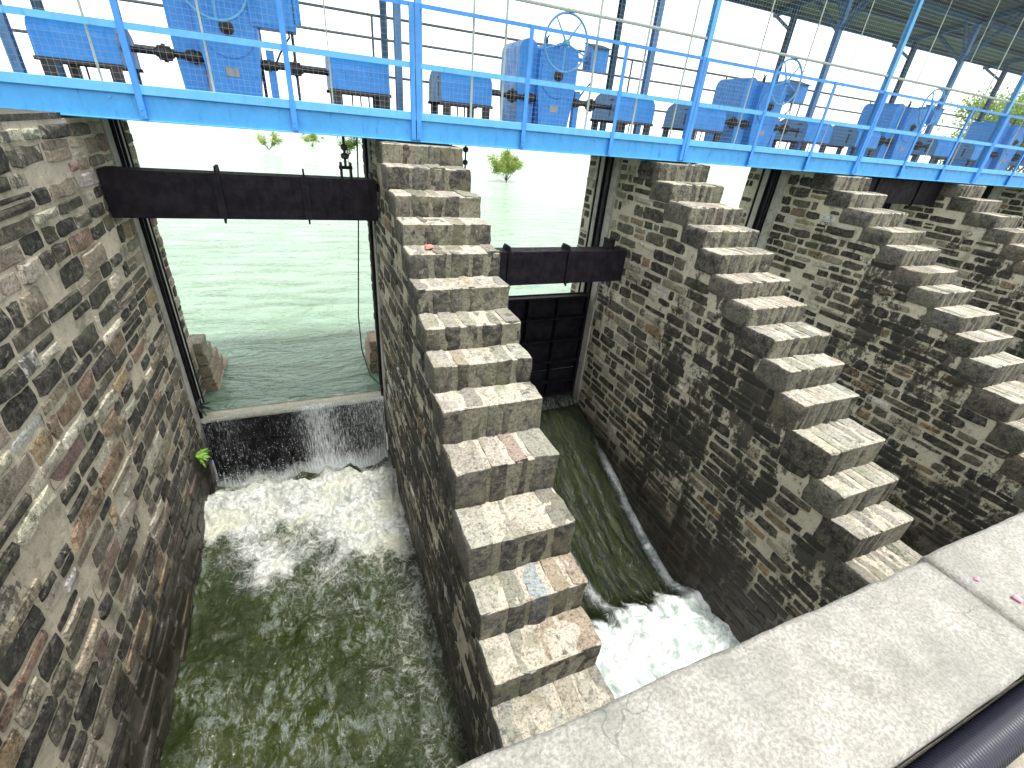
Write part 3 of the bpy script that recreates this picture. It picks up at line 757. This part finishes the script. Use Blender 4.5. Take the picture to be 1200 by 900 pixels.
# ------------------------------------------------------------------ walkway
RY = 7.7; X0, X1 = -9.0, 33.0
wk = empty('hoist_walkway', (1.7, RY, -.35)); tag(wk, 'bright blue steel walkway with handrails spanning the tops of the piers', 'walkway')
MB().box(X0, X1, RY, RY + .014, -.315, -.05).build('girder_web', M['blue'], wk)
MB().bbox(X0, X1, RY - .045, RY + .10, -.05, .055, .006).build('top_flange', M['blue_light'], wk)
MB().bbox(X0, X1, RY - .02, RY + .09, -.332, -.316, .004).build('bottom_flange', M['blue'], wk)
MB().box(X0, X1, RY + 3.1, RY + 3.12, -.315, .03).build('rear_girder', M['blue'], wk)
for i in range(int((X1 - X0) / 1.2)):
    x = X0 + i * 1.2
    MB().box(x + .006, x + 1.194, RY + .102, RY + 3.098, -.012, .0).build('floor_plate', M['floor_plate'], wk)
k = -5
posts = [1.66 + 1.683 * k for k in range(-5, 19)]
for i, x in enumerate(posts):
    big = (i - 5) % 3 == 0
    ht = 1.30
    mb = MB(); wd = .066 if not big else .07
    mb.box(x - wd / 2, x + wd / 2, RY - .062, RY - .050, -.30, ht); mb.box(x + wd / 2 - .008, x + wd / 2, RY - .050, RY + .002, -.30, ht)
    if big: mb.box(x - wd / 2 - .075, x - wd / 2 - .015, RY - .062, RY - .050, -.30, ht); mb.box(x - wd / 2 - .075, x - wd / 2 - .067, RY - .050, RY + .002, -.30, ht)
    p = mb.build('rail_post', M['blue_post'], wk)
    for z in (-.26, -.2): MB().tube([(x - .005, RY - .075, z), (x - .005, RY - .061, z)], .011, 6).build('bolt', M['blue'], p)
    for dx in (.25, -.3):
        if (i + (dx > 0)) % 2: MB().tube([(x + dx, RY - .02, -.10), (x + dx, RY + .002, -.10)], .012, 6).build('bolt', M['blue_light'], wk)
for i in range(len(posts) - 1):
    a, c = posts[i], posts[i + 1]
    MB().box(a - .02, c - .024, RY - .049, RY - .041, .58, .65).build('mid_rail', M['blue_light'], wk)
    mb = MB(); mb.box(a - .02, c - .024, RY - .048, RY - .040, 1.255, 1.305); mb.box(a - .02, c - .024, RY - .040, RY + .01, 1.297, 1.305); mb.build('top_rail', M['blue_post'], wk)
# rear rail towards the lake
FY = 10.74
for i in range(14):
    x = -7.2 + i * 2.9
    MB().tube([(x, FY + .06, 0), (x, FY + .06, 1.54)], .022, 6).build('rear_post', M['grey_pipe'], wk)
for z in (1.54, 1.2, .62): MB().tube([(X0, FY + .06, z), (X1, FY + .06, z)], .022, 6).build('rear_rail', M['grey_pipe'], wk)
fix_parent(wk)

# wire mesh screen on its pipe frame
sc = empty('mesh_screen', (1.7, RY + .07, .05)); tag(sc, 'thin wire mesh screen on pale green pipes behind the front handrail', 'mesh screen')
cols_x = [1.70 + 5.05 * k for k in range(-2, 7)]
MY = RY + .075
for a, c in zip(cols_x[:-1], cols_x[1:]):
    mb = MB(); r = .0012
    x = a + .06
    while x < c - .05:
        mb.add([(x - r, MY - r, .06), (x + r, MY - r, .06), (x, MY + r, .06), (x - r, MY - r, 3.5), (x + r, MY - r, 3.5), (x, MY + r, 3.5)], [(0, 1, 4, 3), (1, 2, 5, 4), (2, 0, 3, 5)]); x += .065
    z = .09
    while z < 3.5:
        mb.add([(a, MY - r, z - r), (a, MY - r, z + r), (a, MY + r, z), (c, MY - r, z - r), (c, MY - r, z + r), (c, MY + r, z)], [(0, 3, 4, 1), (1, 4, 5, 2), (2, 5, 3, 0)]); z += .065
    tag(mb.build('wire_mesh', M['wire'], sc), kind='stuff')
MB().tube([(X0, MY + .03, 1.585), (X1, MY + .03, 1.585)], .024, 8).build('pipe_rail', M['pale_pipe'], sc)
for x in (-6.6, -4.1, -2.06, -.92, .5, 2.5, 3.0, 4.55, 5.5, 6.38, 8.0, 9.25, 10.5, 12.8, 14.4, 15.6, 17.9, 19.5, 21, 23.2, 25):
    MB().tube([(x, MY + .03, .056), (x, MY + .03, 3.6)], rnd.choice([.010, .014, .018]), 6).build('pipe_upright', M['pale_pipe'], sc)
fix_parent(sc)

# ------------------------------------------------------------------ shelter roof
sh = empty('shelter_roof', (1.7, 9.37, 0)); tag(sh, 'long corrugated shelter roof on blue steel columns over the hoists', 'shelter')
def roof_z(y): return 3.16 + (11.45 - y) * .16
NY_, MY_, FY_ = RY + .06, 9.37, FY
for x in cols_x:
    def icol(y, d, ztop, mat, ww):
        mb = MB(); mb.box(x - ww / 2, x + ww / 2, y - d / 2, y - d / 2 + .012, .0, ztop); mb.box(x - ww / 2, x + ww / 2, y + d / 2 - .012, y + d / 2, 0, ztop); mb.box(x - .006, x + .006, y - d / 2 + .012, y + d / 2 - .012, 0, ztop)
        mb.build('column', mat, sh)
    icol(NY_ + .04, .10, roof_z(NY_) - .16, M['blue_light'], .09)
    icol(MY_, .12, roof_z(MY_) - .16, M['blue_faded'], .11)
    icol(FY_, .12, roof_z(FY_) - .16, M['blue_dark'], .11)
    MB().bar((x, 11.4, roof_z(11.4) - .10), (x, 6.9, roof_z(6.9) - .10), .09, .12).build('rafter', M['blue_dark'], sh)
    for s in (-1, 1):
        MB().bar((x, MY_ + s * .06, 2.55), (x, MY_ + s * .85, roof_z(MY_ + s * .85) - .17), .07, .07).build('strut', M['blue_dark'], sh)
        MB().bar((x + s * .06, MY_, 2.75), (x + s * .62, MY_, roof_z(MY_) - .13), .06, .06).build('strut', M['blue_dark'], sh)
    MB().bar((x, FY_ + .05, 2.7), (x, FY_ + .55, roof_z(FY_ + .55) - .17), .06, .06).build('strut', M['blue_dark'], sh)
for y in (7.1, 8.2, 9.37, 10.3, 11.3):
    d = .16 if y == 9.37 else .08
    MB().box(X0, X1, y - .04, y + .04, roof_z(y) - .04 - (d - .02), roof_z(y) - .035).build('purlin', M['blue_dark'], sh)
y0, y1 = 7.0, 11.5
nsh = 40; wsh = (X1 - X0) / nsh
for i in range(nsh):
    xa = X0 + i * wsh; mb = MB(); vs = []; nc = 28
    ee = rnd.uniform(-.06, .06); lift = .004 * (i % 2)
    for j in range(nc + 1):
        x = xa + (wsh + .04) * j / nc; dz = .022 * math.sin(j / nc * (wsh + .04) / .146 * 2 * math.pi + i * wsh / .146 * 2 * math.pi)
        for y in (y0, y1 + ee): vs.append((x, y, roof_z(y) + dz + lift))
        for y in (y0, y1 + ee): vs.append((x, y, roof_z(y) + dz + lift + .006))
    fs = []
    for j in range(nc):
        q, r_ = j * 4, (j + 1) * 4
        fs += [(q, q + 1, r_ + 1, r_), (q + 2, r_ + 2, r_ + 3, q + 3), (q, r_, r_ + 2, q + 2), (q + 1, q + 3, r_ + 3, r_ + 1)]
    mb.add(vs, fs); mb.build('roof_sheet', M['roofsheet'], sh, True)
fix_parent(sh)

# ------------------------------------------------------------------ hoists
HY = 8.5
def make_hoist():
    t = empty('gate_hoist', (0, HY, 0))
    B = lambda mb, n, m_, sm=False: mb.build(n, m_, t, sm)
    # all local to the bay centre, at deck level
    # gear case: rounded head on a tapering pedestal
    def case(x0, x1, zt, y0, y1, r, xb0, xb1):
        poly = [(xb0, .0), (xb1, .0), (x1, .62), (x1, zt - r)]
        for k in range(7):
            a = math.pi / 2 * k / 6; poly.append((x1 - r + r * math.cos(a), zt - r + r * math.sin(a)))
        for k in range(7):
            a = math.pi / 2 * (1 + k / 6); poly.append((x0 + r + r * math.cos(a), zt - r + r * math.sin(a)))
        poly += [(x0, .62)]
        return MB().prism(poly, 'y', y0, y1)
    g = B(case(-.36, .36, 1.22, -.12, .30, .14, -.28, .28), 'gear_case', M['blue_deep'])
    mb = MB()
    arc = [(.0 + .40 * math.cos(a), .84 + .40 * math.sin(a)) for a in [math.pi * k / 14 for k in range(15)]] + [(-.40, .70), (.40, .70)][0:2]
    mb.prism([(p[0] - .02, p[1]) for p in arc], 'y', .31, .50); mb.build('gear_guard', M['blue_deep'], t)
    mb = case(-.68, -.345, 1.27, .02, .86, .165, -.64, -.37); mb.build('pinion_case', M['blue_deep'], t)
    mb = MB()
    ring = [(.0 + .33 * math.cos(2 * math.pi * k / 24), .80 + .33 * math.sin(2 * math.pi * k / 24)) for k in range(24)]
    mb.prism(ring, 'y', -.135, -.119); mb.build('cover_plate', M['blue_deep'], g)
    mb = MB(); mb.tube([(0, -.2, .80), (0, -.16, .80), (0, -.15, .80), (0, -.13, .80)], [.04, .045, .085, .085], 12); mb.build('bearing_cap', M['grease'], g)
    mb = MB()
    for s in (-1, 1):
        for z in (.12, .3, .48, .95, 1.12): mb.tube([(s * (.26 if z < .6 else .33), -.13, z), (s * (.26 if z < .6 else .33), -.115, z)], .012, 6)
    tag(mb.build('bolts', M['blue_deep'], g), kind='stuff')
    mb = MB(); mb.tube([(-.2, .05, 1.21), (-.2, .05, 1.30)], .03, 8); mb.tube([(-.2, .05, 1.29), (-.23, .05, 1.36)], .012, 6); mb.tube([(-.2, .05, 1.29), (-.16, .05, 1.36)], .012, 6); mb.build('oil_cup', M['grease'], t)
    MB().box(-.10, .06, -.128, -.1195, .26, .36).build('rating_plate', M['wire'], g)
    # hand wheel
    WC = Vector((-.06, -.40, 1.22)); rw = .385
    mb = MB(); mb.tube([(WC.x + rw * math.cos(2 * math.pi * k / 36), WC.y, WC.z + rw * math.sin(2 * math.pi * k / 36)) for k in range(37)], .018, 8, caps=False)
    mb.tube([(WC.x, WC.y - .04, WC.z), (WC.x, WC.y + .04, WC.z)], .05, 12); mb.tube([(WC.x, WC.y, WC.z), (WC.x, -.118, WC.z)], .025, 8)
    mb.tube([(WC.x, WC.y - .02, WC.z + rw), (WC.x, WC.y - .14, WC.z + rw)], .014, 6)
    wh = B(mb, 'hand_wheel', M['blue_light'], True)
    for k in range(5):
        a = 2 * math.pi * k / 5 + math.pi / 2 + .6
        MB().tube([(WC.x + .04 * math.cos(a), WC.y, WC.z + .04 * math.sin(a)), (WC.x + rw * math.cos(a), WC.y, WC.z + rw * math.sin(a))], [.017, .012], 6).build('spoke', M['blue_light'], wh)
    # limit switch box with sloping lid, on a bracket
    mb = MB(); mb.prism([(-.15, .94), (.12, .94), (.12, 1.34), (-.15, 1.27)], 'x', .58, .92); bxo = B(mb, 'switch_box', M['blue_deep'])
    mb = MB(); mb.prism([(-.19, 1.262), (.14, 1.345), (.14, 1.36), (-.19, 1.277)], 'x', .555, .945); mb.build('lid', M['blue_dark'], bxo)
    MB().box(.575, .581, -.10, .08, 1.0, 1.2).build('door', M['blue_faded'], bxo)
    MB().box(.34, .59, -.02, .05, 1.06, 1.11).build('bracket', M['blue_deep'], t)
    mb = MB(); mb.tube([(.74, .0, .95), (.75, .0, .80), (.68, .02, .72), (.60, .05, .60), (.5, .08, .42)], .014, 6); mb.build('conduit', M['rope'], t)
    MB().box(.42, .52, -.04, .06, 0, .62).build('motor_stand', M['blue_deep'], t)
    # line shaft with couplings
    mb = MB(); mb.tube([(-1.3, 0, .44), (1.3, 0, .44)], .034, 10); B(mb, 'line_shaft', M['grease'], True)
    for x in (-.78, .78, -.45, .45):
        r = .105 if abs(x) > .6 else .085
        mb = MB().lathe_x([(-.10, .05), (-.075, .055), (-.07, r * .8), (-.02, r * .8), (-.018, r), (.018, r), (.02, r * .8), (.07, r * .8), (.075, .055), (.10, .05)], x, 0, .44, 14); B(mb, 'coupling', M['grease'])
    # rope drums under hoods, on black stands
    for s in (-1, 1):
        xa, xb = (1.22, 2.06) if s > 0 else (-2.06, -1.22)
        prof = [(-.24, .25), (-.23, .50)] + [(-.23 + .43 * (1 - math.cos(a)), .50 + .21 * math.sin(a)) for a in [math.pi / 2 * k / 6 for k in range(1, 7)]]
        prof += [(.20 + .43 * math.sin(a), .50 + .21 * math.cos(a)) for a in [math.pi / 2 * k / 6 for k in range(1, 7)]] + [(.64, .25)]
        inner = [(.2 + (p[0] - .2) * .98, p[1] - .008) for p in prof]
        mb = MB(); n = len(prof)
        v = [(xa, *p) for p in prof] + [(xb, *p) for p in prof] + [(xa, *p) for p in inner] + [(xb, *p) for p in inner]
        fs = []
        for i in range(n - 1): fs += [(i, i + 1, n + i + 1, n + i), (2 * n + i, 3 * n + i, 3 * n + i + 1, 2 * n + i + 1)]
        for i in range(n - 1): fs += [(i, 2 * n + i, 2 * n + i + 1, i + 1), (n + i, n + i + 1, 3 * n + i + 1, 3 * n + i)]
        fs += [(0, n, 3 * n, 2 * n), (n - 1, 3 * n - 1, 4 * n - 1, 2 * n - 1)]
        mb.add(v, fs); hood = B(mb, 'drum_hood', M['blue_deep'])
        for xe in (xa + .004, xb - .016):
            pl_ = inner; mb = MB(); mb.prism([p for p in pl_], 'x', xe, xe + .012); ep = mb.build('end_plate', M['blue_faded'], hood)
            MB().box(xe - .004, xe + .016, -.02, .02, .30, .50).build('shaft_slot', M['grease'], hood)
            MB().box(xe - .008, xe + .02, -.05, .05, .56, .58).build('handle', M['grease'], hood)
        mb = MB().lathe_x([(0, .17), (.03, .17), (.032, .13), (.5, .13), (.502, .17), (.53, .17)], (xa + xb) / 2 - .265, 0, .43, 16); B(mb, 'rope_drum', M['grease'])
        for ya in (-.25, .59): B(MB().box(xa - .02, xb + .02, ya, ya + .06, .205, .248), 'bed_channel', M['grease'])
        for xl in (xa + .03, xb - .15):
            for yl in (-.245, .585): MB().box(xl, xl + .12, yl, yl + .06, 0, .206).build('leg', M['grease'], t)
        for k in range(3):
            xr = (xa + xb) / 2 - .12 + .12 * k; MB().tube([(xr, -.10, .35), (xr, -.10, -.02)], .012, 6).build('drum_rope', M['rope'], t)
    return t
h0 = make_hoist()
centres = [-.70, 4.22, 9.29, 14.34, 19.39]
HL = ['blue gate hoist with hand wheel standing above the overflowing weir bay', 'blue gate hoist with hand wheel standing above the half-open gate and chute',
      'blue gate hoist standing above the bay just past the chute pier', 'blue gate hoist standing above the bay past the dark mossy pier', 'blue gate hoist at the far end of the row under the roof']
for i, c in enumerate(centres):
    t = h0 if i == 0 else copy_tree(h0)
    t.location = (c, HY, 0.004); tag(t, HL[i], 'hoist', 'gate hoists along the walkway')
# control cabinet beside the first hoist
cb = empty('control_cabinet', (.0, HY, 0)); tag(cb, 'deep blue control cabinet on posts beside the hoist over the weir', 'cabinet')
c_ = MB().bbox(-.42, .15, HY - .15, HY + .2, .86, 1.55, .01).build('cabinet_box', M['blue_deep'], cb)
MB().box(-.40, .13, HY - .158, HY - .151, .9, 1.5).build('door', M['blue_deep'], c_)
for x in (-.36, .09): MB().box(x - .02, x + .02, HY + .16, HY + .2, 0, .861).build('leg', M['grease'], cb)
fix_parent(cb)

# ------------------------------------------------------------------ small things on the steps and walls
def chip(u, v, z, size, mat, name, lab, cat):
    p = onZ(u, v, z); o = MB().bbox(-size, size, -size * .6, size * .6, 0, size * .7, size * .2, size * .15, random.Random(u)).build(name, mat); o.location = p; o.rotation_euler.z = .4; tag(o, lab, cat)
chip(503, 291, STEPS[4][1] + .012, .06, M['tile'], 'brick_chip', 'broken pinkish brick piece lying on a tread near the top of the pier steps', 'brick')
def weed(p, r, n, lab):
    rn = random.Random(3); mb = MB()
    for _ in range(n):
        d = Vector((rn.uniform(.1, 1), rn.uniform(-1, .7), rn.uniform(-.5, .9))).normalized(); L = r * rn.uniform(.5, 1); w_ = r * .16
        s = d.cross(Vector((0, 0, 1))).normalized() * w_; e = p + d * L + Vector((0, 0, -.25 * L)); mid = p + d * L * .5 + Vector((0, 0, .05 * L))
        mb.add([p, mid + s, e, mid - s, mid + Vector((0, 0, .02))], [(0, 1, 4), (1, 2, 4), (2, 3, 4), (3, 0, 4)])
    tag(mb.build('weed', M['weed']), lab, 'weed')
weed(onX(231, 535, AB_X + .02), .26, 34, 'tuft of bright green weed growing on the abutment just below the weir rim')
weed(onX(445, 462, PX[0][0] - .02) , .12, 16, 'small moss tuft at the pier end of the weir rim')

# ------------------------------------------------------------------ vegetation out in the lake
def bush(name, x, y, h, wdt, n, lab, leaf, seed, cat='bush', trunk_h=.25, ls=.10, zbase=LAKE - .05, grp=None):
    rn = random.Random(seed); t = empty(name, (x, y, zbase)); tag(t, lab, cat, grp)
    mb = MB(); tips = []
    mb.tube([(0, 0, -.3), (.04, 0, h * trunk_h)], [.05 * h / 3, .035 * h / 3], 6)
    for k in range(14):
        a = rn.uniform(0, 6.28); sp = rn.uniform(.2, 1) * wdt / 2; e = Vector((math.cos(a) * sp, math.sin(a) * sp, h * rn.uniform(.45, .98)))
        m1 = Vector((e.x * .45, e.y * .45, h * (trunk_h + .2))); mb.tube([(.02, 0, h * trunk_h * .6), m1, e], [.03 * h / 3, .018 * h / 3, .006], 5); tips += [(m1, e)]
    mb.build('trunk', M['bark'], t)
    lm = MB()
    clumps = []
    for k in range(46):
        m1, e = rn.choice(tips); f = rn.uniform(.25, 1.08); c = m1.lerp(e, f); clumps.append((c + Vector((rn.gauss(0, .12), rn.gauss(0, .12), rn.gauss(0, .1))) * h / 3, rn.uniform(.10, .24) * h / 3 * 1.25))
    for _ in range(n):
        c, r = rn.choice(clumps); p = c + Vector((rn.gauss(0, r), rn.gauss(0, r), rn.gauss(0, r * .8)))
        u = Vector((rn.gauss(0, 1), rn.gauss(0, 1), rn.gauss(0, 1))).normalized(); v_ = u.cross(Vector((rn.gauss(0, 1), rn.gauss(0, 1), rn.gauss(0, 1)))).normalized(); s = ls * rn.uniform(.6, 1.3)
        lm.add([p - u * s, p + v_ * s * .4, p + u * s, p - v_ * s * .4], [(0, 1, 2, 3)])
    tag(lm.build('crown', leaf, t), kind='stuff')
b1 = onZ(593, 213, LAKE); b2 = onZ(315, 176, LAKE); b3 = onZ(366, 172, LAKE); b4 = onZ(408, 190, LAKE)
G = 'half-drowned bushes in the lake'
bush('lake_bush', b1.x, b1.y, 3.6, 4.4, 9000, 'round yellow-green bush standing in the lake beyond the half-open gate', M['leafy'], 1, trunk_h=.06, ls=.10, grp=G)
bush('lake_bush', b2.x, b2.y, 2.5, 3.2, 1100, 'sparse pale bush alone in the lake beyond the weir', M['leafy'], 2, trunk_h=.06, ls=.12, grp=G)
bush('lake_bush', b3.x, b3.y, 2.4, 3.6, 1600, 'low grey-green bush in the lake seen beside the suspension rod', M['leafy'], 3, trunk_h=.06, ls=.12, grp=G)
bush('lake_bush', b4.x, b4.y, 3.4, 3.2, 1500, 'thin-stemmed bush in the lake right behind the hanging cable', M['leaf2'], 4, ls=.12, grp=G)
bush('shore_tree', 74, 32, 15, 13, 15000, 'leafy green tree showing beyond the far end of the walkway', M['leaf'], 6, 'tree', .3, .2)
bush('shore_tree', 95, 42, 14, 13, 12000, 'darker tree behind the leafy one past the far end of the walkway', M['leaf2'], 8, 'tree', .3, .22)
